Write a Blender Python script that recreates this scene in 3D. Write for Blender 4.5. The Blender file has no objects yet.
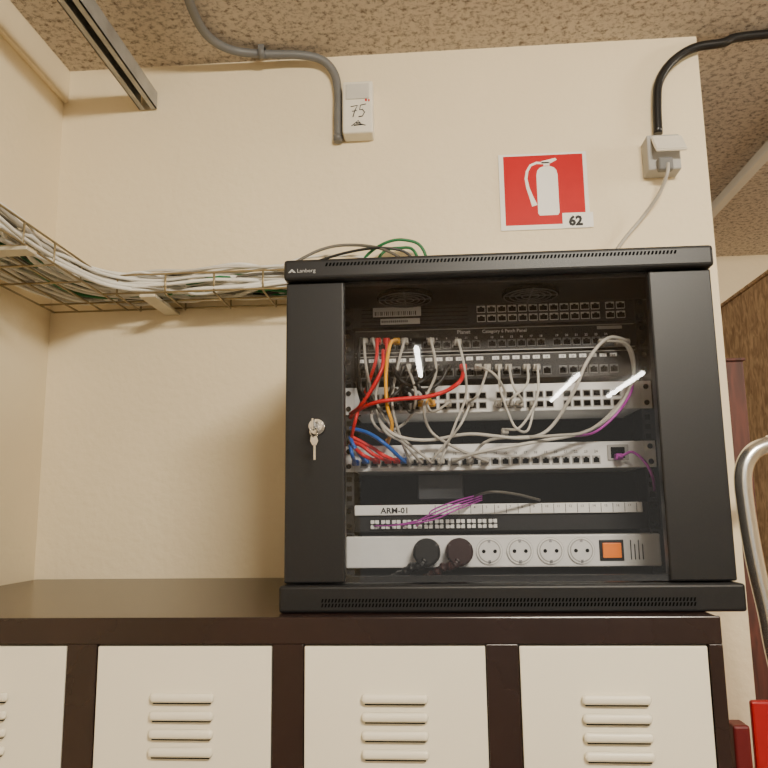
import bpy, bmesh, math, random
from mathutils import Vector, Matrix
random.seed(7)
C = bpy.context.scene.collection
CZ = 1.35
F_PX = 750.0
YAW, PIT, ROL = math.radians(4.1), math.radians(9.5), math.radians(0.75)
sa, ca, sp, cp, sr, cr = math.sin(YAW), math.cos(YAW), math.sin(PIT), math.cos(PIT), math.sin(ROL), math.cos(ROL)
FW = Vector((-sa*cp, ca*cp, sp)); R0 = Vector((ca, sa, 0)); U0 = Vector((sa*sp, -ca*sp, cp))
RT = R0*cr - U0*sr; UP = U0*cr + R0*sr
def ray(px, py): return FW + RT*((px-384)/F_PX) + UP*((384-py)/F_PX)
def at(px, py, Y):
    d = ray(px, py); d = d*(Y/d.y); return Vector((d.x, d.y, d.z+CZ))
def atz(px, py, z):
    d = ray(px, py); d = d*(z/d.z); return Vector((d.x, d.y, d.z+CZ))

# ---------------------------------------------------------------- materials
def mat(name, col, rough=0.5, metal=0.0, var=0.06, scale=30, bump=0.0, bscale=200, bdist=0.001, col2=None, spec=None, emis=None):
    m = bpy.data.materials.new(name); m.use_nodes = True
    nt = m.node_tree; b = nt.nodes['Principled BSDF']
    tc = nt.nodes.new('ShaderNodeTexCoord')
    n = nt.nodes.new('ShaderNodeTexNoise'); n.inputs['Scale'].default_value = scale; n.inputs['Detail'].default_value = 4
    nt.links.new(tc.outputs['Object'], n.inputs['Vector'])
    r = nt.nodes.new('ShaderNodeValToRGB')
    c2 = col2 if col2 else tuple(max(0, c*(1-var)) for c in col)
    r.color_ramp.elements[0].position = 0.35; r.color_ramp.elements[1].position = 0.65
    r.color_ramp.elements[0].color = (*c2, 1); r.color_ramp.elements[1].color = (*col, 1)
    nt.links.new(n.outputs['Fac'], r.inputs['Fac']); nt.links.new(r.outputs['Color'], b.inputs['Base Color'])
    b.inputs['Roughness'].default_value = rough; b.inputs['Metallic'].default_value = metal
    if spec is not None: b.inputs['Specular IOR Level'].default_value = spec
    if bump:
        n2 = nt.nodes.new('ShaderNodeTexNoise'); n2.inputs['Scale'].default_value = bscale; n2.inputs['Detail'].default_value = 5
        nt.links.new(tc.outputs['Object'], n2.inputs['Vector'])
        bp = nt.nodes.new('ShaderNodeBump'); bp.inputs['Strength'].default_value = bump; bp.inputs['Distance'].default_value = bdist
        nt.links.new(n2.outputs['Fac'], bp.inputs['Height']); nt.links.new(bp.outputs['Normal'], b.inputs['Normal'])
    if emis:
        b.inputs['Emission Color'].default_value = (*emis[0], 1); b.inputs['Emission Strength'].default_value = emis[1]
    return m
M = {}
M['wall'] = mat('painted_plaster', (0.86, 0.735, 0.515), 0.6, var=0.05, scale=3, bump=0.5, bscale=60, bdist=0.003)
M['black'] = mat('black_powdercoat', (0.0105, 0.0105, 0.012), 0.42, var=0.2, scale=400, bump=0.25, bscale=900, bdist=0.0004, spec=.40)
M['inner'] = mat('black_inside_steel', (0.009, 0.009, 0.010), 0.5, spec=.35)
M['slot'] = mat('dark_slot', (0.001, 0.001, 0.001), 0.9, spec=.1)
M['plastic_black'] = mat('black_plastic', (0.008, 0.008, 0.009), 0.35)
M['plastic_brown'] = mat('dark_brown_plastic', (0.030, 0.009, 0.009), 0.35)
M['chassis'] = mat('dark_grey_chassis', (0.030, 0.033, 0.040), 0.45)
M['cream'] = mat('cream_steel', (0.87, 0.82, 0.68), 0.36, var=0.02, scale=4)
M['brown'] = mat('dark_brown_steel', (0.026, 0.013, 0.011), 0.25, var=0.25, scale=8)
M['panel'] = mat('light_grey_steel', (0.84, 0.84, 0.83), 0.4)
M['white'] = mat('white_plastic', (0.88, 0.88, 0.86), 0.45)
M['offwhite'] = mat('aged_white_plastic', (0.80, 0.76, 0.66), 0.45)
M['lens'] = mat('translucent_lens', (0.60, 0.58, 0.53), 0.3)
M['trunk'] = mat('cream_trunking_plastic', (0.88, 0.84, 0.74), 0.4, var=.02)
M['grey'] = mat('grey_pvc', (0.15, 0.15, 0.15), 0.45)
M['midgrey'] = mat('mid_grey_plastic', (0.42, 0.41, 0.39), 0.5)
M['dimgrey'] = mat('dim_grey_wire', (0.16, 0.16, 0.16), 0.5)
M['chrome'] = mat('polished_chrome', (0.80, 0.79, 0.77), 0.14, 1.0, var=0.05)
M['satin'] = mat('satin_chrome_tube', (0.80, 0.79, 0.77), 0.24, 0.95, var=0.04)
M['zinc'] = mat('yellow_zinc_wire', (0.42, 0.34, 0.20), 0.38, 0.6, var=0.3, scale=20)
M['zincarm'] = mat('galvanised_arm', (0.66, 0.60, 0.47), 0.5, 0.2, var=0.15)
M['strut'] = mat('galvanised_channel', (0.42, 0.42, 0.41), 0.42, 0.4, var=0.3, scale=15)
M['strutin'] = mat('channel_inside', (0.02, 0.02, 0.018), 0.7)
M['red'] = mat('sign_red', (0.52, 0.003, 0.005), 0.45, var=0.05, spec=.2)
M['signwhite'] = mat('sign_white', (0.86, 0.84, 0.79), 0.45, var=0.02)
M['ink'] = mat('black_ink', (0.004, 0.004, 0.005), 0.6)
M['print'] = mat('white_print', (0.8, 0.8, 0.8), 0.5)
M['dimprint'] = mat('grey_print', (0.42, 0.42, 0.42), 0.5)
M['c_white'] = mat('cable_white', (0.84, 0.82, 0.76), 0.45)
M['c_pale'] = mat('cable_pale_grey', (0.62, 0.59, 0.53), 0.45)
M['c_grey'] = mat('cable_grey', (0.45, 0.42, 0.37), 0.45)
M['c_dim'] = mat('cable_dark_grey', (0.12, 0.11, 0.09), 0.45)
M['c_red'] = mat('cable_red', (0.70, 0.006, 0.012), 0.4)
M['c_blue'] = mat('cable_blue', (0.01, 0.11, 0.50), 0.4)
M['c_yellow'] = mat('cable_orange', (0.9, 0.42, 0.01), 0.4)
M['c_black'] = mat('cable_black', (0.008, 0.008, 0.008), 0.35)
M['c_purple'] = mat('cable_purple', (0.45, 0.05, 0.42), 0.4)
M['c_green'] = mat('cable_green', (0.01, 0.16, 0.05), 0.4)
M['orange'] = mat('orange_rocker', (0.85, 0.20, 0.01), 0.3, emis=((1, 0.2, 0.005), 0.3))
M['redpaint'] = mat('red_paint', (0.42, 0.005, 0.008), 0.4)
M['shaded_red'] = mat('red_paint_shaded', (0.13, 0.004, 0.006), 0.45)  # same red paint darkened, shadow on the uprights put into the colour
M['rubber'] = mat('rubber', (0.02, 0.02, 0.02), 0.7)
M['floor'] = mat('floor_terrazzo', (0.42, 0.38, 0.32), 0.5, scale=60, var=0.3)
M['tube'] = mat('lamp_tube', (.9, .9, .9), 0.4, emis=((1, .95, .86), 80))

def wood(name, c1, c2, sc=(2, 2, 14), rough=0.6):
    m = bpy.data.materials.new(name); m.use_nodes = True; nt = m.node_tree; b = nt.nodes['Principled BSDF']
    tc = nt.nodes.new('ShaderNodeTexCoord'); mp = nt.nodes.new('ShaderNodeMapping'); mp.inputs['Scale'].default_value = sc
    n = nt.nodes.new('ShaderNodeTexNoise'); n.inputs['Scale'].default_value = 6; n.inputs['Detail'].default_value = 8; n.inputs['Distortion'].default_value = 1.2
    r = nt.nodes.new('ShaderNodeValToRGB'); r.color_ramp.elements[0].position = .35; r.color_ramp.elements[1].position = .68
    r.color_ramp.elements[0].color = (*c1, 1); r.color_ramp.elements[1].color = (*c2, 1)
    nt.links.new(tc.outputs['Object'], mp.inputs['Vector']); nt.links.new(mp.outputs['Vector'], n.inputs['Vector'])
    nt.links.new(n.outputs['Fac'], r.inputs['Fac']); nt.links.new(r.outputs['Color'], b.inputs['Base Color']); b.inputs['Roughness'].default_value = rough
    return m
M['wood'] = wood('brown_wood', (0.28, 0.16, 0.08), (0.60, 0.40, 0.22), (9, 9, 4))
M['mahog'] = wood('mahogany', (0.040, 0.013, 0.009), (0.105, 0.028, 0.019), (8, 8, 1))

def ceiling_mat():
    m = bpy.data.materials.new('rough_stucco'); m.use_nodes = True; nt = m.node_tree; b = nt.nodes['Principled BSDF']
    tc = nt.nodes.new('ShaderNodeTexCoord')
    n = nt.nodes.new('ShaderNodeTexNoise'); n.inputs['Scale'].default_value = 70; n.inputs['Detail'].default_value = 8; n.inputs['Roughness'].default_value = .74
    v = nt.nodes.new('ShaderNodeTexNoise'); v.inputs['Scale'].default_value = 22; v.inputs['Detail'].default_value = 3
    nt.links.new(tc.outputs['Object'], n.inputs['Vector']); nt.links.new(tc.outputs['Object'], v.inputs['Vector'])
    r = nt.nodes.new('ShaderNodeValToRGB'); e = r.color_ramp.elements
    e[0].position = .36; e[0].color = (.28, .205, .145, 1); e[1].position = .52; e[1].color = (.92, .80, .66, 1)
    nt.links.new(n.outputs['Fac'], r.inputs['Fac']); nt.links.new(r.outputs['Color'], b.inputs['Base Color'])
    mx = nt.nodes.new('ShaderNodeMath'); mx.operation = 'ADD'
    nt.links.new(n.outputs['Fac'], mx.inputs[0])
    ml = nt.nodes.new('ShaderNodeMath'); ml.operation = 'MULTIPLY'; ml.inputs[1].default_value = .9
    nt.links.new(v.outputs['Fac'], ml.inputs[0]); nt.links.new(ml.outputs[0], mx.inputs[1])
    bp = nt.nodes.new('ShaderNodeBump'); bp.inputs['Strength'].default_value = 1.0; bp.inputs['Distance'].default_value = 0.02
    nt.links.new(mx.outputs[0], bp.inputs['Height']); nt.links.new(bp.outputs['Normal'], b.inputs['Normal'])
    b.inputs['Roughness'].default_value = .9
    return m
M['ceil'] = ceiling_mat()

def glass_mat():
    m = bpy.data.materials.new('lightly_smoked_glass'); m.use_nodes = True; nt = m.node_tree
    nt.nodes.remove(nt.nodes['Principled BSDF']); out = nt.nodes['Material Output']
    t = nt.nodes.new('ShaderNodeBsdfTransparent'); t.inputs['Color'].default_value = (.95, .95, .955, 1)
    g = nt.nodes.new('ShaderNodeBsdfGlossy'); g.inputs['Roughness'].default_value = .01; g.inputs['Color'].default_value = (.9, .9, .9, 1)
    f = nt.nodes.new('ShaderNodeFresnel'); f.inputs['IOR'].default_value = 1.45
    mx = nt.nodes.new('ShaderNodeMixShader')
    nt.links.new(f.outputs[0], mx.inputs[0]); nt.links.new(t.outputs[0], mx.inputs[1]); nt.links.new(g.outputs[0], mx.inputs[2])
    nt.links.new(mx.outputs[0], out.inputs['Surface'])
    return m
M['glass'] = glass_mat()

# ---------------------------------------------------------------- builders
class MB:
    def __init__(s): s.bm = bmesh.new(); s.mats = []
    def mi(s, m):
        if m not in s.mats: s.mats.append(m)
        return s.mats.index(m)
    def box(s, x0, x1, y0, y1, z0, z1, m='black', bev=0.0, seg=2):
        i = s.mi(m); nb = bmesh.new()
        bmesh.ops.create_cube(nb, size=1)
        for v in nb.verts:
            v.co = Vector(((x0+x1)/2+v.co.x*abs(x1-x0), (y0+y1)/2+v.co.y*abs(y1-y0), (z0+z1)/2+v.co.z*abs(z1-z0)))
        if bev: bmesh.ops.bevel(nb, geom=nb.edges[:], offset=bev, segments=seg, affect='EDGES', profile=.5)
        s.merge(nb, i); return s
    def merge(s, nb, i, mtx=None, smooth=False):
        vm = {}
        for v in nb.verts: vm[v] = s.bm.verts.new(mtx @ v.co if mtx else v.co)
        for f in nb.faces:
            try:
                nf = s.bm.faces.new([vm[v] for v in f.verts]); nf.material_index = i; nf.smooth = smooth or f.smooth
            except ValueError: pass
        nb.free()
    def cyl(s, c, r, d, axis='Y', m='black', seg=20, r2=None):
        i = s.mi(m); nb = bmesh.new()
        bmesh.ops.create_cone(nb, cap_ends=True, segments=seg, radius1=r, radius2=r if r2 is None else r2, depth=d)
        rot = {'Z': Matrix.Identity(4), 'Y': Matrix.Rotation(math.pi/2, 4, 'X'), 'X': Matrix.Rotation(math.pi/2, 4, 'Y')}[axis]
        for f in nb.faces: f.smooth = len(f.verts) == 4
        s.merge(nb, i, Matrix.Translation(Vector(c)) @ rot); return s
    def tube(s, pts, r, m='black', seg=8, smooth=True, sub=6, rib=0.0):
        i = s.mi(m); P = [Vector(p) for p in pts]
        if smooth and len(P) > 2:
            Q = []
            E = [P[0]*2-P[1]] + P + [P[-1]*2-P[-2]]
            for k in range(1, len(E)-2):
                a, b, c, d = E[k-1:k+3]
                for j in range(sub):
                    t = j/sub
                    Q.append(0.5*((2*b)+(c-a)*t+(2*a-5*b+4*c-d)*t*t+(3*b-a-3*c+d)*t**3))
            Q.append(P[-1]); P = Q
        rings = []; T = (P[1]-P[0]).normalized()
        N = T.orthogonal().normalized()
        for k, p in enumerate(P):
            t = (P[min(k+1, len(P)-1)]-P[max(k-1, 0)])
            if t.length < 1e-9: t = T.copy()
            t.normalize(); N = (N - t*N.dot(t))
            if N.length < 1e-6: N = t.orthogonal()
            N.normalize(); B = t.cross(N)
            rr = r*(1-rib*((k//2) % 2))
            rings.append([s.bm.verts.new(p+(N*math.cos(2*math.pi*a/seg)+B*math.sin(2*math.pi*a/seg))*rr) for a in range(seg)])
        for k in range(len(rings)-1):
            for a in range(seg):
                f = s.bm.faces.new((rings[k][a], rings[k][(a+1) % seg], rings[k+1][(a+1) % seg], rings[k+1][a])); f.smooth = not rib; f.material_index = i
        for rg in (rings[0][::-1], rings[-1]):
            f = s.bm.faces.new(rg); f.material_index = i
        return s
    def flat(s, pts, m):
        i = s.mi(m); f = s.bm.faces.new([s.bm.verts.new(Vector(p)) for p in pts]); f.material_index = i; return s
    def prism(s, xz, y0, y1, m):
        i = s.mi(m); a = [s.bm.verts.new((x, y0, z)) for x, z in xz]; b = [s.bm.verts.new((x, y1, z)) for x, z in xz]; n = len(xz)
        fs = [s.bm.faces.new(a), s.bm.faces.new(b[::-1])] + [s.bm.faces.new((a[k], b[k], b[(k+1) % n], a[(k+1) % n])) for k in range(n)]
        for f in fs: f.material_index = i
        return s
    def text(s, txt, x, y, z, size, m='ink', align='LEFT', bold=0.0, xs=1.0, rot=0):
        cu = bpy.data.curves.new('t', 'FONT'); cu.body = txt; cu.size = size; cu.align_x = align; cu.offset = bold; cu.extrude = 0.0001; cu.resolution_u = 2
        o = bpy.data.objects.new('t', cu); C.objects.link(o)
        bpy.context.view_layer.update()
        me = bpy.data.meshes.new_from_object(o.evaluated_get(bpy.context.evaluated_depsgraph_get()))
        bpy.data.objects.remove(o); nb = bmesh.new(); nb.from_mesh(me); bpy.data.meshes.remove(me)
        mt = Matrix.Translation((x, y, z)) @ Matrix.Rotation(math.pi/2, 4, 'X') @ Matrix.Rotation(rot, 4, 'Z') @ Matrix.Diagonal((xs, 1, 1, 1))
        s.merge(nb, s.mi(m), mt); return s
    def build(s, name, parent=None, origin=None, fixn=True):
        if fixn: bmesh.ops.recalc_face_normals(s.bm, faces=s.bm.faces[:])
        me = bpy.data.meshes.new(name)
        if origin is None and parent is None and s.bm.verts:
            xs = [v.co.x for v in s.bm.verts]; ys = [v.co.y for v in s.bm.verts]; zs = [v.co.z for v in s.bm.verts]
            origin = Vector(((min(xs)+max(xs))/2, (min(ys)+max(ys))/2, min(zs)))
        o = bpy.data.objects.new(name, me); C.objects.link(o)
        off = Vector((0, 0, 0))
        if parent is not None:
            o.parent = parent; p = parent
            while p is not None: off += Vector(p.location); p = p.parent
        if origin is not None:
            o.location = Vector(origin)-off; off = Vector(origin)
        for v in s.bm.verts: v.co -= off
        s.bm.to_mesh(me); s.bm.free()
        for m in s.mats: me.materials.append(M[m])
        return o
def empty(name, loc, label, cat, group=None):
    o = bpy.data.objects.new(name, None); o.empty_display_size = .05; C.objects.link(o); o.location = loc; return tag(o, label, cat, group)
def tag(o, label, cat=None, group=None, kind=None):
    if label: o['label'] = label
    if cat: o['category'] = cat
    if group: o['group'] = group
    if kind: o['kind'] = kind
    return o
def struct(o): o['kind'] = 'structure'; return o
def Z(v): return v+CZ

# ---------------------------------------------------------------- setting
WY, LX, CE, WX = 1.56, -0.853, 1.025, 0.592
BK = -6.0
struct(MB().box(LX-.1, WX, WY, WY+.16, 0, Z(CE), 'wall').build('wall_back'))
struct(MB().box(LX-.1, LX, BK, WY, 0, Z(CE), 'wall').build('wall_left'))
struct(MB().box(LX, LX+.012, BK, WY, Z(.945), Z(CE), 'wall', .002).build('trim_1'))
struct(MB().box(LX-.1, 2.6, 3.1, 3.2, 0, Z(CE), 'wall').build('wall_far'))
struct(MB().box(2.6, 2.7, BK, 3.2, 0, Z(CE), 'wall').build('wall_right'))
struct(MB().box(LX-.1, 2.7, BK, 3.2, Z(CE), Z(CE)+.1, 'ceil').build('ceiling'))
struct(MB().box(LX-.1, 2.7, BK, 3.2, -.1, 0, 'floor').build('floor'))

# ---------------------------------------------------------------- locker bank
LY, LT = .98, -.134
lock = empty('locker_bank', (-.255, 1.27, 0), 'dark brown steel locker bank with cream louvred doors under the black cabinet', 'lockers')
b = MB(); b.box(-.846, .338, LY+.006, 1.555, .0, Z(LT)-.0005, 'brown', .002)
b.build('body', lock)
PX = .268; doors = [(.0937-PX*k-.0012*k, .3207-PX*k-.0012*k) for k in range(4)]
b = MB(); b.box(-.847, .339, LY, LY+.0055, Z(-.167), Z(LT), 'brown', .0015)
b.box(-.847, .339, LY, LY+.0055, 0, .08, 'brown', .0015)
b.box(.3225, .339, LY, LY+.0055, .08, Z(-.167), 'brown', .001)
for k in range(3): b.box(doors[k+1][1]+.0015, doors[k][0]-.0015, LY, LY+.0055, .08, Z(-.167), 'brown', .001)
b.box(-.847, doors[3][0]-.0015, LY, LY+.0055, .08, Z(-.167), 'brown', .001)
b.build('front_frame', lock)
for k, (x0, x1) in enumerate(doors):
    d = MB().box(x0, x1, LY+.001, LY+.006, .083, Z(-.1695), 'cream', .0012).build('door', lock)
    cx = (x0+x1)/2
    for j in range(4):
        z = Z(-.2315-.0215*j)
        q = MB()
        q.box(cx-.0415, cx+.0415, LY-.0075, LY+.0012, z-.0055, z+.0062, 'cream', .0050, 4)
        q.box(cx-.037, cx+.037, LY-.0035, LY+.0005, z-.0070, z-.0052, 'slot')
        q.build('louver', d)
    q = MB(); q.cyl((x1-.03, LY-.003, .75), .011, .01, 'Y', 'chrome').box(x1-.031, x1-.029, LY-.009, LY-.007, .744, .756, 'slot'); q.build('lock', d)

# ---------------------------------------------------------------- network cabinet
RY, RX0, RX1 = 1.03, -.214, .383
RB, RTp = LT, .355
cab = empty('network_cabinet', ((RX0+RX1)/2, 1.25, Z(RB)), 'black wall-type network cabinet with glass door standing on the lockers', 'cabinet')
b = MB()
b.box(RX0, RX0+.008, RY+.022, 1.48, Z(-.0988), Z(.3245), 'black')
b.box(RX1-.008, RX1, RY+.022, 1.48, Z(-.0988), Z(.3245), 'black')
b.box(RX0+.008, RX1-.008, 1.472, 1.48, Z(-.0988), Z(.3245), 'inner')
b.build('body', cab)
tc = MB().box(RX0-.001, RX1+.001, RY-.012, 1.485, Z(.3245), Z(RTp), 'black', .005, 3).build('top_cover', cab)
b = MB(); n = 96
for k in range(n):
    x = -.155+k*(.49/n)
    b.prism([(x, Z(.3430)), (x+.0028, Z(.3430)), (x+.0046, Z(.3480)), (x+.0018, Z(.3480))], RY-.0124, RY-.0115, 'slot')
b.build('vent_slots', tc)
b = MB()
lx, lz = RX0+.006, Z(.3350)
b.prism([(lx, lz), (lx+.003, lz), (lx+.005, lz+.0025), (lx+.0075, lz), (lx+.011, lz), (lx+.0055, lz+.0055)], RY-.0128, RY-.012, 'dimprint')
b.text('Lanberg', lx+.0125, RY-.0125, lz, .0076, 'dimprint', xs=1.1)
b.build('logo', tc)
bc = MB().box(RX0-.003, RX1+.003, RY-.014, 1.485, Z(RB), Z(-.0988), 'black', .004, 3).build('bottom_cover', cab)
b = MB(); n = 108
for r in range(2):
    for k in range(n):
        x = -.160+k*(.484/n); z = Z(-.1262+.0060*r)
        b.prism([(x, z), (x+.0022, z), (x+.0036, z+.0046), (x+.0014, z+.0046)], RY-.0144, RY-.0135, 'slot')
b.build('vent_slots', bc)
# door
GX0, GX1 = -.130, .297
dr = MB()
dr.box(RX0+.001, GX0, RY, RY+.02, Z(-.097), Z(.3235), 'black', .0025)
dr.box(GX1, RX1-.001, RY, RY+.02, Z(-.097), Z(.3235), 'black', .0025)
dr.box(GX0-.002, GX1+.002, RY+.008, RY+.02, Z(-.097), Z(-.089), 'inner')
dr.box(GX0-.002, GX1+.002, RY+.008, RY+.02, Z(.318), Z(.3235), 'inner')
door = dr.build('door', cab)
MB().box(GX0-.001, GX1+.001, RY+.003, RY+.006, Z(-.0965), Z(.323), 'glass').build('glass_pane', door)
L = at(317, 427, RY)
b = MB(); b.cyl((L.x, RY-.002, L.z), .0125, .004, 'Y', 'chrome', 28, r2=.0105).cyl((L.x, RY-.008, L.z), .0080, .012, 'Y', 'chrome', 24, r2=.0095)
b.box(L.x-.0015, L.x+.0015, RY-.0146, RY-.0138, L.z-.005, L.z+.005, 'slot')
b.build('lock', door)
b = MB()
b.box(L.x-.0012, L.x+.0012, RY-.030, RY-.013, L.z-.004, L.z+.004, 'chrome', .0006)
b.box(L.x-.0015, L.x+.0015, RY-.038, RY-.028, L.z-.008, L.z+.008, 'chrome', .001)
cpts = [(L.x+.001+.004*math.cos(t), RY-.033+.006*math.cos(t), L.z-.010+.007*math.sin(t)) for t in [i*math.pi/8 for i in range(17)]]
b.tube(cpts, .0009, 'chrome', 6, False)
b.prism([(L.x-.003, L.z-.016), (L.x+.005, L.z-.016), (L.x+.007, L.z-.022), (L.x+.0045, L.z-.028), (L.x-.001, L.z-.028), (L.x-.004, L.z-.022)], RY-.033, RY-.0315, 'chrome')
b.box(L.x+.0005, L.x+.0037, RY-.033, RY-.0315, L.z-.048, L.z-.027, 'chrome', .0005)
b.build('key', door)
# mounting rails
DY = 1.18
for (x0, x1) in ((-.168, -.134), (.316, .350)):
    rl = MB()
    rl.box(x0, x1, DY+.002, DY+.004, Z(-.0985), Z(.324), 'chassis')
    rl.box(x0 if x0 < 0 else x1-.002, x0+.002 if x0 < 0 else x1, DY+.004, DY+.05, Z(-.0985), Z(.324), 'chassis')
    ro = rl.build('mounting_rail', cab)
    h = MB()
    for k in range(27):
        z = Z(-.09+k*.0148); cxx = -.1415 if x0 < 0 else .3235
        h.box(cxx-.004, cxx+.004, DY+.0014, DY+.0022, z, z+.008, 'slot')
        h.box(cxx+.0135, cxx+.0195, DY+.0014, DY+.0022, z, z+.006, 'slot')
    for zz in (Z(-.02), Z(.062), Z(.145)):
        if x0 > 0: h.cyl((x1-.008, DY+.0005, zz), .0048, .003, 'Y', 'chrome', 6)
    h.build('square_holes', ro)
for fpx in (405, 530):
    cx = at(fpx, 297, 1.12).x
    f = MB()
    for rr in (.013, .022, .031, .040):
        f.tube([(cx+rr*math.cos(t*math.pi/12), 1.115+rr*math.sin(t*math.pi/12), Z(.3165)) for t in range(25)], .0009, 'dimgrey', 6, False)
    f.box(cx-.040, cx+.040, 1.114, 1.116, Z(.317), Z(.3185), 'dimgrey'); f.box(cx-.001, cx+.001, 1.075, 1.155, Z(.317), Z(.3185), 'dimgrey')
    f.cyl((cx, 1.115, Z(.3215)), .043, .006, 'Z', 'slot', 28)
    f.build('roof_fan', cab)

# ---------------------------------------------------------------- rack devices
DX0, DX1 = -.150, .332
def zr(py, px=500): return at(px, py, DY).z
def xd(px, py): return at(px, py, DY).x
def port_mesh(w, h, mo, mi_, hs=.37, tab=True):
    q = MB(); q.box(-w/2, w/2, -.0016, 0, -h/2, h/2, mo, .0004, 1)
    q.box(-w*hs, w*hs, -.0019, -.0002, -h*hs*.95, h*(.22 if tab else hs*.95), mi_)
    if tab: q.box(-w*.16, w*.16, -.0019, -.0002, h*.18, h*.36, mi_)
    return q
def ports(parent, spots, w, h, mo, mi_='slot', name='port', y=DY, hs=.37, tab=True):
    src = None
    for (x, z) in spots:
        if src is None:
            src = port_mesh(w, h, mo, mi_, hs, tab).build(name, parent, origin=None)
            off = Vector(parent.location)
            for v in src.data.vertices: v.co += off
            o = src
        else:
            o = src.copy(); C.objects.link(o); o.parent = parent
        o.location = Vector((x, y, z))-Vector(parent.location)
def device(name, label, cat, z0, z1, m, earm, depth=.12, group=None):
    t = empty(name, ((DX0+DX1)/2, DY+.05, z0), label, cat, group)
    MB().box(DX0+.017, DX1-.017, DY-.0005, DY+depth, z0+.0006, z1-.0006, m, .0008, 1).build('chassis', t)
    for s in (0, 1):
        x0, x1 = (DX0, DX0+.0168) if s == 0 else (DX1-.0168, DX1)
        q = MB(); q.box(x0, x1, DY-.0005, DY+.0015, z0+.0006, z1-.0006, earm, .0004, 1)
        for zz in (z0+(z1-z0)*.22, z0+(z1-z0)*.78): q.cyl(((x0+x1)/2, DY-.0015, zz), .0042, .002, 'Y', 'chrome', 12)
        q.build('mounting_ear', t)
    return t
# b: switch at top
z1, z0 = zr(302), zr(325)
sw = device('network_switch', 'dark grey network switch in the topmost slot with pale barcode stickers', 'network switch', z0, z1, 'chassis', 'chassis', .2)
sp_ = []
pxs = [xd(481+i*10.4, 313) for i in range(12)]
for x in pxs:
    for f in (.30, .70): sp_.append((x, z0+(z1-z0)*f))
for i in range(2):
    for f in (.30, .70): sp_.append((xd(610+i*10.6, 313), z0+(z1-z0)*f))
ports(sw, sp_, .0136, .0116, 'panel', hs=.43)
q = MB(); xa, xb = xd(373, 313), xd(421, 313)
q.box(xa, xb, DY-.001, DY-.0004, z0+.019, z1-.0035, 'white'); q.box(xa+.012, xb-.002, DY-.001, DY-.0004, z0+.006, z0+.0155, 'white')
for k in range(22):
    x = xa+.003+k*.0031; q.box(x, x+.0009+.0008*(k % 3 == 0), DY-.0014, DY-.0009, z0+.021, z0+.0275, 'ink')
for k in range(14):
    x = xa+.014+k*.0031; q.box(x, x+.0017, DY-.0014, DY-.0009, z0+.009, z0+.0125, 'ink')
q.build('sticker', sw)
q = MB()
for k in range(5): q.box(DX0+.03, xd(468, 313), DY-.0009, DY-.0004, z0+.004+k*.0065, z0+.0055+k*.0065, 'slot')
q.build('vent_slots', sw)
# c: patch panel black
z1, z0 = zr(327), zr(351)
pc = device('patchbay', 'black patch panel printed in white, second row from the top', 'patch panel', z0, z1, 'inner', 'inner')
sp_ = []
for g in range(4):
    for k in range(6): sp_.append((xd(362+g*65+k*9.8, 342), z0+.0125))
ports(pc, sp_, .0128, .0125, 'dimgrey', hs=.43)
q = MB(); q.text('Planet', xd(457, 331), DY-.0012, z1-.0095, .0085, 'print', bold=.0002)
q.text('Category 6 Patch Panel', xd(482, 331), DY-.0012, z1-.0092, .0075, 'print', bold=.0001)
for i, (x, z) in enumerate(sp_): q.text(str(i+1), x, DY-.0012, z+.0085, .0050, 'print', 'CENTER', bold=.0001)
q.box(xd(597, 331), xd(622, 331), DY-.0012, DY-.0006, z1-.0085, z1-.0035, 'midgrey')
q.box(DX0+.02, DX1-.02, DY-.0012, DY-.0004, z1-.0018, z1-.0006, 'midgrey')  # pale line paints the highlight on the panel's upper metal edge
q.box(DX0+.02, DX1-.02, DY-.0012, DY-.0004, z0+.001, z0+.0022, 'midgrey')  # painted highlight along the lower edge, not print
q.build('front_marks', pc)
# d: second black patch panel
z1, z0 = zr(353), zr(379)
pd = device('patchbay', 'black patch panel with a row of white port tabs, just above the two-row pale panel', 'patch panel', z0, z1, 'inner', 'inner')
sp_ = []
for g in range(4):
    for k in range(6): sp_.append((xd(362+g*67+k*10.2, 368), z0+.0125))
ports(pd, sp_, .0130, .0135, 'dimgrey', hs=.42)
q = MB()
for i, (x, z) in enumerate(sp_): q.box(x-.0054, x+.0054, DY-.001, DY-.0004, z1-.0105, z1-.0050, 'white'); q.text(str(i+1), x, DY-.0014, z1-.0098, .0048, 'ink', 'CENTER')
q.box(DX0+.02, DX1-.02, DY-.0012, DY-.0004, z1-.0018, z1-.0006, 'midgrey')  # top edge highlight painted as a pale line, not a label
q.build('labels_and_glint', pd)
# e: pale two-row panel
z1, z0 = zr(384), zr(412)
pe = device('patchbay', 'pale grey patch panel with two rows of ports, cables looping over it', 'patch panel', z0, z1, 'panel', 'panel')
sp_ = []
for g in range(4):
    for k in range(6):
        for f in (.25, .60): sp_.append((xd(366+g*67+k*9.9, 398), z0+(z1-z0)*f))
ports(pe, sp_, .0130, .0118, 'midgrey', hs=.38, tab=False)
# g: pale one-row panel
z1, z0 = zr(443), zr(470)
pg = device('patchbay', 'pale grey patch panel with a single row of ports across the middle', 'patch panel', z0, z1, 'panel', 'panel')
sp_ = [(xd(364+k*10.1, 461), z0+.0135) for k in range(24)]
ports(pg, sp_, .0128, .0130, 'midgrey', hs=.35)
q = MB()
for i, (x, z) in enumerate(sp_): q.text(str(i+1), x, DY-.0012, z+.011, .0058, 'ink', 'CENTER')
q.build('front_marks', pg)
q = MB(); x = xd(618, 457); q.box(x-.016, x+.016, DY-.003, DY, z0+.012, z0+.036, 'midgrey', .001); q.box(x-.011, x+.010, DY-.0035, DY-.001, z0+.015, z0+.032, 'slot'); q.build('uplink_port', pg)
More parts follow.
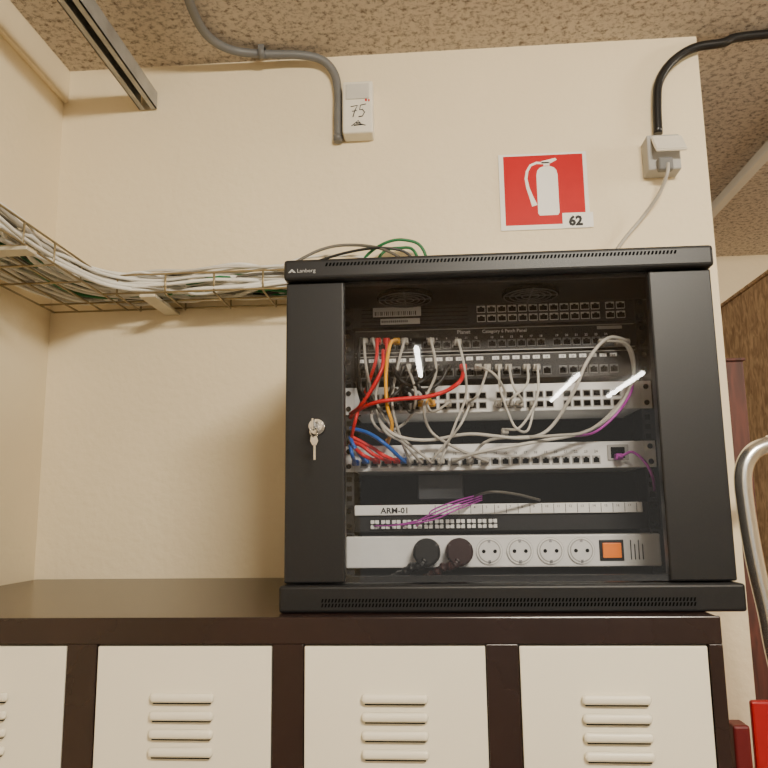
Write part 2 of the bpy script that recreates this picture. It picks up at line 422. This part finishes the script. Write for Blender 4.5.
# i: label strip and block
z1, z0 = zr(503), zr(531)
pi_ = device('telephone_patchbay', 'black connection block with white numbered strip marked ARM-01', 'patch panel', z0, z1, 'inner', 'inner')
q = MB(); q.box(xd(355, 510), xd(642, 510), DY-.006, DY-.0008, z1-.0165, z1-.001, 'white', .001)
q.text('ARM-01', xd(381, 511), DY-.0064, z1-.0135, .0120, 'ink', bold=.0003, xs=1.08)
for k in range(17): q.text(str(k+1), xd(437+k*11.8, 511)+.002, DY-.0064, z1-.0075, .0052, 'ink')
for k in range(18): q.box(xd(435+k*11.8, 511), xd(435+k*11.8, 511)+.0008, DY-.0064, DY-.006, z1-.0155, z1-.002, 'ink')
q.build('label_strip', pi_)
for k in range(12):
    x = xd(375+k*10.7, 524)
    q = MB()
    for dx in (-.0035, .0035):
        for dz in (.008, .0155): q.box(x+dx-.0029, x+dx+.0029, DY-.006, DY, z0+dz-.0029, z0+dz+.0029, 'white', .0005, 1)
    q.box(x-.002, x+.002, DY-.0065, DY-.0058, z0+.010, z0+.0135, 'ink')
    q.build('connector', pi_)
# PDU
z1, z0 = zr(535), zr(567)
pdu = empty('power_strip', ((DX0+DX1)/2, DY+.02, z0), 'light grey rack power strip with orange switch at the bottom', 'power strip')
b = MB(); b.box(DX0+.004, DX1-.004, DY-.006, DY+.045, z0, z1, 'panel', .002); b.build('housing', pdu)
zc = (z0+z1)/2
for i, px in enumerate((428, 458, 489, 519.5, 550, 580.5)):
    x = xd(px, 551); q = MB()
    q.cyl((x, DY-.0068, zc), .0200, .0025, 'Y', 'midgrey', 32)
    q.cyl((x, DY-.0078, zc), .0194, .002, 'Y', 'white', 32)
    q.cyl((x, DY-.0086, zc), .0172, .001, 'Y', 'midgrey', 32)
    q.cyl((x, DY-.0093, zc), .0155, .0008, 'Y', 'panel', 32)
    for s in (-1, 1): q.cyl((x+s*.0085, DY-.0099, zc), .0029, .0008, 'Y', 'slot', 12)
    q.box(x-.002, x+.002, DY-.0105, DY-.009, zc+.013, zc+.0175, 'chrome'); q.box(x-.002, x+.002, DY-.0105, DY-.009, zc-.0175, zc-.013, 'chrome')
    q.build('socket', pdu)
x = xd(610.5, 548)
s_ = MB().box(x-.018, x+.018, DY-.008, DY-.005, zc-.0155, zc+.0155, 'plastic_black', .001).build('switch_bezel', pdu)
MB().box(x-.0135, x+.0135, DY-.0125, DY-.0075, zc-.011, zc+.011, 'orange', .001).build('rocker', s_)
q = MB(); q.box(xd(626, 545), xd(646, 545), DY-.0067, DY-.0058, z0+.006, z1-.004, 'white')
xx0 = xd(629, 545)
for k in range(4):
    q.box(xx0+k*.0058, xx0+k*.0058+.0016, DY-.007, DY-.0066, z0+.010, z1-.009-.006*(k % 2), 'ink')
q.build('sticker', pdu)
for i, (px, ex, pm) in enumerate(((427, 406, 'plastic_black'), (459, 438, 'plastic_brown'))):
    x = xd(px, 550)
    t = empty('power_plug', (x, DY-.02, z0), ('black power plug, leftmost in the power strip' if i == 0 else 'dark brown power plug in the second socket of the power strip'), 'plug')
    q = MB(); q.cyl((x, DY-.016, zc), .0205, .014, 'Y', pm, 28).cyl((x, DY-.028, zc+.001), .0170, .012, 'Y', pm, 28, r2=.0205).cyl((x, DY-.040, zc+.001), .0095, .014, 'Y', pm, 20, r2=.0170)
    for s in (-1, 1): q.box(x+s*.0150-.0035, x+s*.0150+.0035, DY-.036, DY-.012, zc-.010, zc+.012, pm, .002)
    q.box(x-.009, x+.007, DY-.046, DY-.022, zc-.020, zc+.002, pm, .004)
    q.build('plug_body', t)
    q = MB(); q.tube([(x-.003, DY-.042, zc-.010), (x-.010, DY-.044, zc-.018), at(ex+6, 567, DY-.042), at(ex-2, 573, DY-.035), at(ex-12, 578, DY-.02)], .0072, pm, 10, rib=.22)
    q.build('cord', t)
q = MB(); a = at(418, 500, DY+.05); c = at(463, 474, DY+.05); q.box(a.x, c.x, DY+.05, DY+.12, a.z, c.z, 'chassis', .002)
tag(q.build('adapter_box'), 'small dark box in the empty bay above the ARM-01 strip', 'box')

# ---------------------------------------------------------------- patch cables
def cable(pts, m, label, r=.0024, group=None, plug=(True, True), name='patch_cable'):
    P = []
    n = len(pts)
    for i, p in enumerate(pts):
        y = p[2] if len(p) > 2 else (DY-.006 if i in (0, n-1) else DY-.045-.018*math.sin(i*2.1+pts[0][0]))
        P.append(at(p[0], p[1], y))
    full = []
    if plug[0]: full = [P[0]+Vector((0, 0, 0)), P[0]+Vector((0, -.018, -.001))]
    else: full = [P[0]]
    full += P[1:-1]
    full += ([P[-1]+Vector((0, -.018, -.001)), P[-1]] if plug[1] else [P[-1]])
    o = MB().tube(full, r, m, 8).build(name)
    tag(o, label, 'cable', group)
    for e, p in ((plug[0], P[0]), (plug[1], P[-1])):
        if e: MB().box(p.x-.0054, p.x+.0054, DY-.018, DY-.002, p.z-.0045, p.z+.0045, m if m not in ('c_white', 'c_pale') else 'c_grey', .001, 1).build('connector', o)
    return o
G = 'grey patch cables hanging over the two-row panel'
gl = 'grey patch cable hooking down between ports over the pale two-row panel'
for pts in ([(458, 343), (464, 365), (466, 395), (455, 425), (441, 461)],
            [(487, 368), (484, 380), (478, 395), (469, 403)],
            [(478, 368), (494, 374), (505, 392), (498, 404)],
            [(508, 368), (513, 385), (522, 400), (519, 404)],
            [(498, 368), (500, 388), (508, 412), (516, 428), (528, 430), (533, 404)],
            [(536, 368), (538, 392), (531, 412), (519, 428), (506, 430, 1.15)],
            [(526, 368), (527, 384), (512, 398), (509, 404)],
            [(470, 404), (462, 422), (452, 436), (431, 461)],
            [(448, 404), (432, 412), (425, 395), (432, 390)]):
    cable(pts, 'c_pale', gl, group=G, r=.0020)
cable([(625, 343), (608, 338), (588, 360), (572, 395), (548, 430), (520, 438), (470, 434), (430, 440), (400, 437), (383, 425), (372, 404)], 'c_pale', 'long grey patch cable looping right across the pale panels to the far left', .0027)
cable([(618, 343), (630, 352), (633, 380), (615, 412), (585, 432), (535, 442), (480, 452), (455, 461)], 'c_pale', 'long grey patch cable swinging down the right side and across the single-row panel', .0027)
cable([(601, 343), (628, 345), (634, 372), (622, 400), (590, 430), (550, 436), (490, 440), (470, 461)], 'c_grey', 'darker grey patch cable running beside the right-hand loop', .0024)
for pts, l in (([(365, 342), (366, 365), (372, 395), (384, 430), (402, 442), (420, 461)], 'grey patch cable falling down the left from the printed panel'),
               ([(405, 342), (398, 365), (392, 400), (398, 430), (410, 461)], 'grey patch cable falling straight beside the orange cable'),
               ([(374, 342), (380, 370), (376, 400), (390, 425), (399, 436), (430, 461)], 'grey patch cable falling between the two red ones'),
               ([(431, 342), (436, 372), (424, 404), (430, 430), (452, 446), (485, 461)], 'grey patch cable bowing right of the black tangle'),
               ([(408, 368), (416, 395), (408, 420), (385, 432), (372, 420), (374, 404)], 'grey patch cable making a loop under the orange one')):
    cable(pts, 'c_grey', l, r=.0022)
Rg = 'red patch cables at the left of the cabinet'
cable([(387, 342), (386, 360), (375, 385), (364, 404)], 'c_red', 'red patch cable dropping from the printed panel, the rightmost of three side by side', group=Rg, r=.0026)
cable([(378, 342), (376, 360), (366, 390), (356, 418), (351, 440, 1.14)], 'c_red', 'red patch cable dropping to the left edge of the glass', group=Rg, r=.0026, plug=(True, False))
cable([(383, 350, 1.12), (382, 368, 1.10), (371, 390, 1.10), (360, 406, 1.11), (350, 414, 1.14)], 'c_red', 'red patch cable falling in front of its two red neighbours', group=Rg, r=.0026, plug=(False, False))
cable([(463, 368), (461, 380, 1.10), (446, 391, 1.10), (425, 397, 1.10), (400, 399, 1.10), (378, 402, 1.10), (360, 409, 1.12), (350, 418, 1.14)], 'c_red', 'long thick red patch cable sweeping nearly flat from the glass edge to the middle ports', group=Rg, r=.0031, plug=(True, False))
for i, (x, y) in enumerate(((397, 461), (388, 461), (377, 461))):
    cable([(x, y), (x-14, 455), (x-26, 447-i*1), (350, 436+5*i, 1.14)], 'c_red', ['upper', 'middle', 'lowest'][i]+' of three short red cables plugged into the single-row panel', group='three red cables in the single-row panel', r=.0030, plug=(True, False))
cable([(397, 342), (390, 345, 1.11), (386, 372, 1.11), (387, 405, 1.11), (392, 425, 1.12), (387, 445, 1.15), (387, 440, 1.19)], 'c_yellow', 'orange patch cable dropping beside the red ones', r=.0029, plug=(True, False))
cable([(432, 404), (428, 398), (424, 404), (421, 404)], 'c_yellow', 'short orange patch cable over the two-row panel', r=.0027)
cable([(350, 428, 1.14), (368, 433), (385, 444), (404, 461)], 'c_blue', 'upper blue cable crossing above the red plugs', r=.0030, plug=(False, True))
cable([(350, 437, 1.14), (354, 446), (366, 461)], 'c_blue', 'lower blue cable at the left end of the single-row panel', r=.0030, plug=(False, True))
cable([(350, 445, 1.14), (352, 454), (356, 463)], 'c_blue', 'lowest and shortest blue cable at the edge of the single-row panel', r=.0030, plug=(False, True))
for i, pts in enumerate(([(362, 368), (358, 385), (366, 408), (382, 404)], [(372, 368), (368, 392), (384, 414), (394, 404)],
            [(394, 368), (402, 385), (392, 398), (404, 404)], [(405, 368), (398, 384), (412, 392), (416, 404)],
            [(383, 368), (392, 388), (380, 402), (394, 392)], [(362, 342), (358, 365), (362, 392), (372, 404)],
            [(426, 368), (418, 384), (424, 396), (405, 404)], [(448, 368), (440, 382), (424, 390), (400, 380), (394, 368)],
            [(416, 368), (408, 378), (400, 392), (410, 412), (416, 404)], [(438, 368), (430, 376), (416, 385), (405, 392)])):
    cable(pts, 'c_black', 'short black patch cable among the tangle at the left ports', group='black patch cables among the red ones', r=.0029)
cable([(634, 378, 1.17), (631, 392, 1.11), (620, 410, 1.11), (604, 426, 1.11), (590, 434, 1.12), (572, 436, 1.16)], 'c_purple', 'purple cable above the right end of the single-row panel', plug=(False, False), r=.0020)
cable([(618, 457), (632, 452), (645, 462), (653, 478), (655, 492, 1.19)], 'c_purple', 'purple cable leaving the uplink port at the right rail', plug=(True, False), r=.0022)
for i in range(4):
    cable([(374+i*14, 526), (398+i*10, 525-i*2.2, 1.15), (432, 520-i*3.2, 1.14), (456, 510-i*3, 1.14), (482, 500-i*2, 1.2)], 'c_purple', ['lowest', 'second lowest', 'second highest', 'topmost'][i]+' of four thin purple cables fanning from the connection block', group='thin purple cables on the connection block', plug=(False, False), r=.0011)
cable([(470, 498, 1.2), (490, 492), (515, 494), (540, 500, 1.17)], 'c_dim', 'short dark grey cable lying in the empty bay', plug=(False, False), r=.002)

# ---------------------------------------------------------------- cable tray
TZ0, TZ1 = .438, .476
AX0, AX1 = -.838, -.672
BY0, BY1 = 1.424, 1.548
tray = empty('cable_tray', (-.6, 1.49, Z(TZ0)), 'wire mesh cable tray along the left and back walls', 'cable tray')
b = MB(); wr = .0021
Y00, X11 = -.4, .30
for x, z, ye in ((AX0, TZ1, BY1), (AX0, TZ0, BY1), (AX0+.055, TZ0, BY1), (AX0+.11, TZ0, BY1), (AX1, TZ0, BY1), (AX1, TZ1, BY0)):
    b.tube([(x, Y00, Z(z)), (x, ye, Z(z))], wr, 'zinc', 7, False)
for y, z, xs_ in ((BY1, TZ1, AX0), (BY1, TZ0, AX0), (BY1-.062, TZ0, AX0), (BY0, TZ0, AX1), (BY0, TZ1, AX1)):
    b.tube([(xs_, y, Z(z)), (X11, y, Z(z))], wr, 'zinc', 7, False)
y = Y00+.03
while y < BY0:
    b.tube([(AX0, y, Z(TZ1)), (AX0, y, Z(TZ0-.003)), (AX1, y, Z(TZ0-.003)), (AX1, y, Z(TZ1))], wr, 'zinc', 7, False); y += .1
x = AX1+.03
while x < X11:
    b.tube([(x, BY1, Z(TZ1)), (x, BY1, Z(TZ0-.003)), (x, BY0, Z(TZ0-.003)), (x, BY0, Z(TZ1))], wr, 'zinc', 7, False); x += .1
b.build('wire_mesh', tray)
for bx in (-.575, .05):
    b = MB(); b.box(bx-.016, bx+.016, BY0-.01, WY, Z(TZ0-.012), Z(TZ0-.0055), 'zincarm', .001)
    b.build('bracket', tray)
for by in (.35, 1.14):
    b = MB(); b.box(LX, AX1+.01, by-.016, by+.016, Z(TZ0-.012), Z(TZ0-.0055), 'zincarm', .001)
    b.build('bracket', tray)
cols = ['c_white']*34+['c_pale']*8+['c_grey']*5+['c_green']*4+['c_dim']*4+['c_yellow', 'c_black', 'c_black']
random.shuffle(cols)
lab = {'c_white': 'white cable in the bundle lying in the wire mesh tray', 'c_pale': 'pale grey cable in the bundle lying in the wire mesh tray', 'c_grey': 'grey cable in the bundle lying in the wire mesh tray', 'c_green': 'green cable among the white ones in the wire mesh tray',
       'c_black': 'black cable among the white ones in the wire mesh tray', 'c_dim': 'dark grey cable among the white ones in the wire mesh tray', 'c_yellow': 'orange cable among the white ones in the wire mesh tray'}
def jx(a=.006): return random.uniform(-a, a)
for i, m in enumerate(cols):
    u = (i % 10+.5+random.uniform(-.5, .5))/10; lay = i//10
    zb = TZ0+.005+lay*.0074
    xo = AX0+.010+u*(AX1-AX0-.020); u2 = min(.97, max(.03, u+random.uniform(-.3, .3))); yo = BY1-.008-u2*(BY1-BY0-.016)
    P = []
    for yy in (-.4, -.1, .15, .4, .6, .75, .9, 1.02, 1.14, 1.26): P.append((min(AX1-.007, max(AX0+.007, xo+jx(.04))), yy+jx(.03), Z(zb+random.uniform(-.001, .020))))
    P.append((xo+.012+.013*u, yo-.085+.02*u, Z(zb+.004)))
    P.append((xo+.06, yo-.012, Z(zb+.005)))
    xx = xo+.13
    xe = random.uniform(-.02, .22)
    while xx < xe-.05:
        P.append((xx, min(BY1-.006, max(BY0+.006, yo+jx(.035))), Z(zb+random.uniform(-.001, .016)))); xx += random.uniform(.07, .12)
    P.append((xe, yo, Z(zb+.002)))
    P.append((xe+.04, 1.515+jx(.004), Z(zb-.015))); P.append((xe+.05, 1.518+jx(.008), Z(.33))); P.append((xe+.05, 1.518+jx(.008), Z(.15)))
    o = MB().tube(P, random.choice((.0027, .0033, .0038, .0045)), m, 6, sub=5).build('network_cable')
    tag(o, lab[m], 'cable', 'cables lying in the wire mesh tray')
def wcable(P, r, m, label, name='network_cable', group=None):
    return tag(MB().tube(P, r, m, 8).build(name), label, 'cable', group)
wcable([at(250, 285, 1.48), at(285, 268, 1.47), at(320, 250, 1.48), at(350, 245, 1.5), at(385, 250, 1.5), at(410, 270, 1.5), at(420, 320, 1.52)], .0033, 'c_dim', 'dark grey cable arching just above the top left of the cabinet')
wcable([at(260, 287, 1.5), at(300, 268, 1.5), at(345, 253, 1.5), at(385, 248, 1.5), at(412, 258, 1.51), at(425, 300, 1.52)], .003, 'c_black', 'black cable arching low behind the cabinet top')
wcable([at(240, 290, 1.52), at(290, 262, 1.52), at(330, 256, 1.52), at(375, 262, 1.52), at(385, 300, 1.53)], .003, 'c_white', 'white cable arching low behind the top left of the cabinet')
wcable([at(350, 300, 1.52), at(362, 262, 1.52), at(383, 244, 1.51), at(405, 240, 1.51), at(424, 251, 1.52), at(434, 300, 1.52)], .0033, 'c_green', 'green cable arching over the middle of the cabinet top, the higher of two')
wcable([at(365, 300, 1.53), at(380, 256, 1.53), at(400, 248, 1.53), at(416, 254, 1.53), at(424, 300, 1.53)], .0033, 'c_green', 'green cable arching over the middle of the cabinet top, the lower of two')

# ---------------------------------------------------------------- strut channel
b = MB(); sx0, sx1 = -.668, -.627
b.box(sx0, sx1, -.9, 1.555, Z(.953), Z(.956), 'strut'); b.box(sx0, sx0+.0025, -.9, 1.555, Z(.915), Z(.953), 'strut'); b.box(sx1-.0025, sx1, -.9, 1.555, Z(.915), Z(.953), 'strut')
b.box(sx0, sx0+.013, -.9, 1.555, Z(.915), Z(.9175), 'strut'); b.box(sx1-.013, sx1, -.9, 1.555, Z(.915), Z(.9175), 'strut')
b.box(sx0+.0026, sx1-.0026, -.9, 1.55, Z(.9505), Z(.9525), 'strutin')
so = b.build('strut_channel'); tag(so, 'grey steel strut channel hanging below the ceiling at the upper left', 'metal rail')
for yy in (-.6, .5):
    q = MB(); q.cyl(((sx0+sx1)/2, yy, Z(.989)), .004, .073, 'Z', 'strut', 12); q.build('hanger_rod', so)

# ---------------------------------------------------------------- conduits
cd = empty('conduit', (at(338, 142, 1.545).x, 1.545, at(338, 142, 1.545).z), 'grey conduit bending from the ceiling down to an open end by the detector', 'conduit')
b = MB(); zc_ = CE-.014
pts = [atz(165, -80, zc_), atz(183, -18, zc_), atz(196, 18, zc_), atz(210, 38, zc_), atz(232, 50, zc_), atz(262, 54, zc_), atz(300, 55, zc_)]
pts += [at(322, 60, 1.535), at(334, 73, 1.543), at(338, 92, 1.546), at(338, 115, 1.546), at(338, 142, 1.546)]
b.tube(pts, .0095, 'grey', 14); b.build('pipe', cd)
b = MB(); e = at(338, 138, 1.546); b.cyl((e.x, e.y, e.z), .0104, .012, 'Z', 'grey', 18).cyl((e.x, e.y, e.z-.0068), .0075, .002, 'Z', 'slot', 14); b.build('end_sleeve', cd)
b = MB(); e = atz(262, 53, zc_); b.cyl((e.x, e.y, e.z), .0125, .014, 'X', 'grey', 16); b.box(e.x-.007, e.x+.007, e.y-.012, e.y+.012, e.z, Z(CE), 'grey', .001); b.build('clip', cd)
cd2 = empty('conduit', tuple(at(657, 132, 1.545)), 'black conduit running in at the upper right and down to the socket box', 'conduit')
b = MB(); p0 = atz(760, 40, CE-.016)
b.tube([(2.3, 1.542, Z(CE-.016)), (1.2, 1.542, Z(CE-.016)), (p0.x, 1.542, Z(CE-.016)), at(722, 43, 1.542), at(694, 48, 1.543), at(672, 62, 1.545), at(659, 82, 1.546), at(657, 105, 1.546), at(658, 134, 1.546)], .0098, 'plastic_black', 14)
b.build('pipe', cd2)

sb = empty('socket_box', tuple(at(666, 176, 1.55)), 'grey surface socket box with raised hinged lid at the end of the black conduit', 'socket')
a = at(647, 173, 1.53); c = at(677, 137, 1.53)
MB().box(a.x, c.x, 1.515, WY, a.z, c.z, 'midgrey', .003).build('box_body', sb)
a2 = at(655, 150, 1.49); c2 = at(685, 133, 1.49)
q = MB(); i_ = q.mi('offwhite')
nb = bmesh.new(); bmesh.ops.create_cube(nb, size=1)
for v in nb.verts: v.co = Vector((v.co.x*(c2.x-a2.x), v.co.y*.054, v.co.z*.007))
bmesh.ops.bevel(nb, geom=nb.edges[:], offset=.002, segments=2, affect='EDGES')
q.merge(nb, i_, Matrix.Translation(((a2.x+c2.x)/2, 1.498, (a2.z+c2.z)/2)) @ Matrix.Rotation(math.radians(56), 4, 'X'))
q.build('lid', sb)
q = MB(); a3 = at(659, 170, 1.5); c3 = at(673, 156, 1.5); q.box(a3.x, c3.x, 1.498, 1.516, a3.z, c3.z, 'dimgrey', .004); q.build('plug', sb)
wcable([at(668, 163, 1.50), at(667, 174, 1.497), at(659, 194, 1.52), at(642, 218, 1.545), at(620, 245, 1.548), at(600, 280, 1.54), at(590, 330, 1.53), (at(590, 330, 1.53).x, 1.52, Z(-.13))], .0038, 'c_grey', 'grey power cable dropping from the socket box behind the cabinet', 'power_cable')

# detector
a = at(343, 136, 1.53); c = at(373, 83, 1.53)
dt = empty('motion_detector', ((a.x+c.x)/2, 1.56, a.z), 'small white wall detector with handwritten 75 beside the grey conduit', 'detector')
MB().box(a.x, c.x, 1.518, WY, a.z, c.z, 'offwhite', .005, 3).build('housing', dt)
w = c.x-a.x; h = c.z-a.z
MB().box(a.x+.008, c.x-.008, 1.5150, 1.519, c.z-h*.36, c.z-.008, 'lens', .0018).build('lens', dt)
q = MB()
def strokes(P, r=.0011): q.tube([(a.x+w*u_, 1.5172, a.z+h*v_) for u_, v_ in P], r, 'ink', 5, False)
strokes([(.28, .50), (.50, .52), (.41, .42), (.35, .30)]); strokes([(.32, .41), (.48, .42)], .0008)
strokes([(.78, .54), (.60, .52), (.57, .43), (.66, .44), (.73, .38), (.66, .31), (.53, .30)])
strokes([(.30, .13), (.42, .18), (.52, .23), (.60, .16), (.76, .13)], .0009); strokes([(.38, .14), (.66, .15)], .0014); strokes([(.45, .18), (.60, .18)], .0014)
q.box(c.x-.017, c.x-.013, 1.5172, 1.518, a.z+h*.595, a.z+h*.64, 'red')
q.box(c.x-.010, c.x-.007, 1.5172, 1.518, a.z+h*.59, a.z+h*.63, 'red')
q.build('handwriting', dt)

# ---------------------------------------------------------------- sign
sg = empty('fire_extinguisher_sign', tuple(at(543, 231, WY)), 'red and white fire extinguisher sign numbered 62 on the wall', 'sign')
a = at(501, 231, WY-.003); c = at(586, 151, WY-.003)
SX0, SX1, SZ0, SZ1 = a.x, c.x, a.z, c.z
MB().box(SX0, SX1, WY-.003, WY, SZ0, SZ1, 'signwhite', .0008, 1).build('board', sg)
k = (SX1-SX0)/88.0
def S(px, py): return (SX0+(px-500)*k, SZ0+(232-py)*k)
ys = WY-.0034
q = MB(); x0, z0 = S(505, 227); x1, z1 = S(584, 153.5); q.box(x0, x1, ys, WY-.003, z0, z1, 'red'); q.build('red_field', sg)
q = MB(); yi = WY-.0036
body = [(537.5, 215), (537.5, 175), (538.5, 170), (541, 167), (545, 165.5), (551, 165.5), (555, 167), (557.5, 170), (558.5, 175), (558.5, 215), (557, 217.5), (539, 217.5)]
q.prism([S(*p) for p in body], yi, ys, 'signwhite')
q.prism([S(*p) for p in [(545, 165), (545, 161), (551, 161), (551, 165)]], yi, ys, 'signwhite')
q.prism([S(*p) for p in [(543, 162.5), (543, 160), (557, 157), (558.5, 159), (552, 162.5)]], yi, ys, 'signwhite')
hose = [(545, 162), (538, 161.5), (532, 164), (528.5, 170), (527, 178), (528.5, 188), (531.5, 198), (534.5, 207)]
wd = [1.2, 1.2, 1.2, 1.3, 1.4, 1.6, 2.0, 2.8]
Lf, Rr = [], []
for i, p in enumerate(hose):
    n0 = hose[max(0, i-1)]; n1 = hose[min(len(hose)-1, i+1)]; dx, dy = n1[0]-n0[0], n1[1]-n0[1]; l = math.hypot(dx, dy); nx, ny = -dy/l, dx/l
    Lf.append((p[0]+nx*wd[i], p[1]+ny*wd[i])); Rr.append((p[0]-nx*wd[i], p[1]-ny*wd[i]))
for i in range(len(hose)-1): q.prism([S(*Lf[i]), S(*Lf[i+1]), S(*Rr[i+1]), S(*Rr[i])], yi, ys, 'signwhite')
q.build('extinguisher_symbol', sg)
q = MB(); x0, z0 = S(561, 231.5); x1, z1 = S(591, 216); q.box(x0, x1, WY-.0042, WY-.0036, z0, z1, 'signwhite')
q.text('62', x0+(x1-x0)*.20, WY-.0046, z0+.0055, .029, 'ink', bold=.0015); q.build('number_tag', sg)

# ---------------------------------------------------------------- right side things
tag(MB().box(.955, .985, .4, 3.1, Z(CE-.03), Z(CE), 'trunk', .003).build('ceiling_trunking'), 'cream cable trunking running along the ceiling at the far right', 'trunking')
wc = empty('wooden_cabinet', (1.15, 2.3, 0), 'tall brown wooden cabinet beyond the end of the wall', 'cabinet')
MB().box(.90, 1.4, 1.75, 2.9, .05, Z(.615), 'wood', .004).build('carcass', wc); MB().box(.895, 1.42, 1.745, 2.92, Z(.615), Z(.625), 'wood', .003).build('top_board', wc); MB().box(.93, 1.38, 1.78, 2.88, 0, .05, 'mahog').build('plinth', wc)
lp = empty('leaning_panel', (.66, 1.78, 0), 'dark reddish brown wooden panel standing behind the end of the wall', 'panel')
MB().box(.602, .700, 1.74, 1.775, 0, Z(.325), 'mahog', .003).build('board', lp); MB().box(.598, .704, 1.736, 1.78, Z(.325), Z(.332), 'mahog', .002).build('top_edge', lp)
ht = empty('hand_truck', (.72, 1.3, 0), 'red hand truck with bent chrome handle at the right of the lockers', 'hand truck')
HY = 1.30
lft = [at(800, 440, HY), at(768, 445, HY), at(751, 454, HY), at(743, 474, HY), at(746, 510, HY), at(755, 562, HY), at(767, 614, HY), at(781, 680, HY)]
cxh = .76
lft.append(Vector((.59, HY, .78)))
rg = [Vector((2*cxh-p.x, p.y, p.z)) for p in lft]
MB().tube(lft[::-1]+rg, .0145, 'satin', 14).build('handle', ht)
zt = at(760, 702, HY).z; xb_ = at(754, 720, HY).x; xu0 = at(735, 745, HY-.01).x; xu1 = at(752, 745, HY-.01).x; zu = at(742, 726, HY-.01).z
b = MB(); b.box(xb_, 2*cxh-xb_, HY+.005, HY+.018, .45, zt, 'redpaint', .004); b.build('back_plate', ht)
for x in (xu0, 2*cxh-xu1): MB().box(x, x+xu1-xu0, HY-.01, HY+.03, .12, zu, 'shaded_red', .004).build('upright', ht)
MB().box(xu0, 2*cxh-xu0, HY-.01, HY+.03, .12, .16, 'redpaint', .004).build('crossbar', ht)
MB().box(.50, 1.02, HY-.24, HY+.01, .005, .013, 'redpaint', .002).build('toe_plate', ht)
MB().box(.72, .80, HY-.005, HY+.02, .008, .13, 'redpaint', .002).build('stem', ht)
MB().cyl((cxh, HY+.06, .11), .009, .52, 'X', 'chrome').build('axle', ht)
for x in (.54, .98):
    MB().cyl((x, HY+.06, .11), .11, .05, 'X', 'rubber', 32).cyl((x, HY+.06, .11), .055, .054, 'X', 'redpaint', 24).build('wheel', ht)

# ceiling tube lamps further back in the room (their streaks show in the glass)
for i, (lx_, ya, yb) in enumerate(((1.05, -4.9, -3.5), (1.52, -4.7, -3.5), (-.12, -3.4, -2.4))):
    t = empty('tube_lamp', (lx_, (ya+yb)/2, Z(CE-.06)), ['long tube lamp on the ceiling behind the viewer', 'tube lamp nearest the right wall behind the viewer', 'tube lamp behind the viewer near the left wall'][i], 'lamp', 'ceiling tube lamps behind the viewer')
    MB().box(lx_-.03, lx_+.03, ya, yb, Z(CE-.035), Z(CE), 'white', .004).build('fixture', t)
    MB().cyl((lx_, (ya+yb)/2, Z(CE-.054)), .016, yb-ya-.04, 'Y', 'tube', 12).build('tube', t)

# ---------------------------------------------------------------- light
w = bpy.data.worlds.new('World'); bpy.context.scene.world = w; w.use_nodes = True
w.node_tree.nodes['Background'].inputs[0].default_value = (1.0, .93, .82, 1); w.node_tree.nodes['Background'].inputs[1].default_value = .55
def area(name, loc, tgt, sx, sy, e, col):
    l = bpy.data.lights.new(name, 'AREA'); l.shape = 'RECTANGLE'; l.size = sx; l.size_y = sy; l.energy = e; l.color = col
    o = bpy.data.objects.new(name, l); C.objects.link(o); o.location = loc
    o.rotation_euler = (Vector(tgt)-Vector(loc)).to_track_quat('-Z', 'Y').to_euler(); return o
area('ceiling_tube_main', (.52, -.45, Z(.95)), (.2, 1.3, Z(-.1)), .60, .12, 43, (1, .91, .75))
area('ceiling_tube_side', (1.7, 1.2, Z(.93)), (.9, 2.2, .9), .12, 1.2, 32, (1, .90, .74))

# ---------------------------------------------------------------- camera
cam = bpy.data.cameras.new('Camera'); cam.sensor_width = 36; cam.lens = F_PX/768*36; cam.clip_start = .02
co = bpy.data.objects.new('Camera', cam); C.objects.link(co)
mtx = Matrix((( RT.x, UP.x, -FW.x, 0), (RT.y, UP.y, -FW.y, 0), (RT.z, UP.z, -FW.z, CZ), (0, 0, 0, 1)))
co.matrix_world = mtx
bpy.context.scene.camera = co
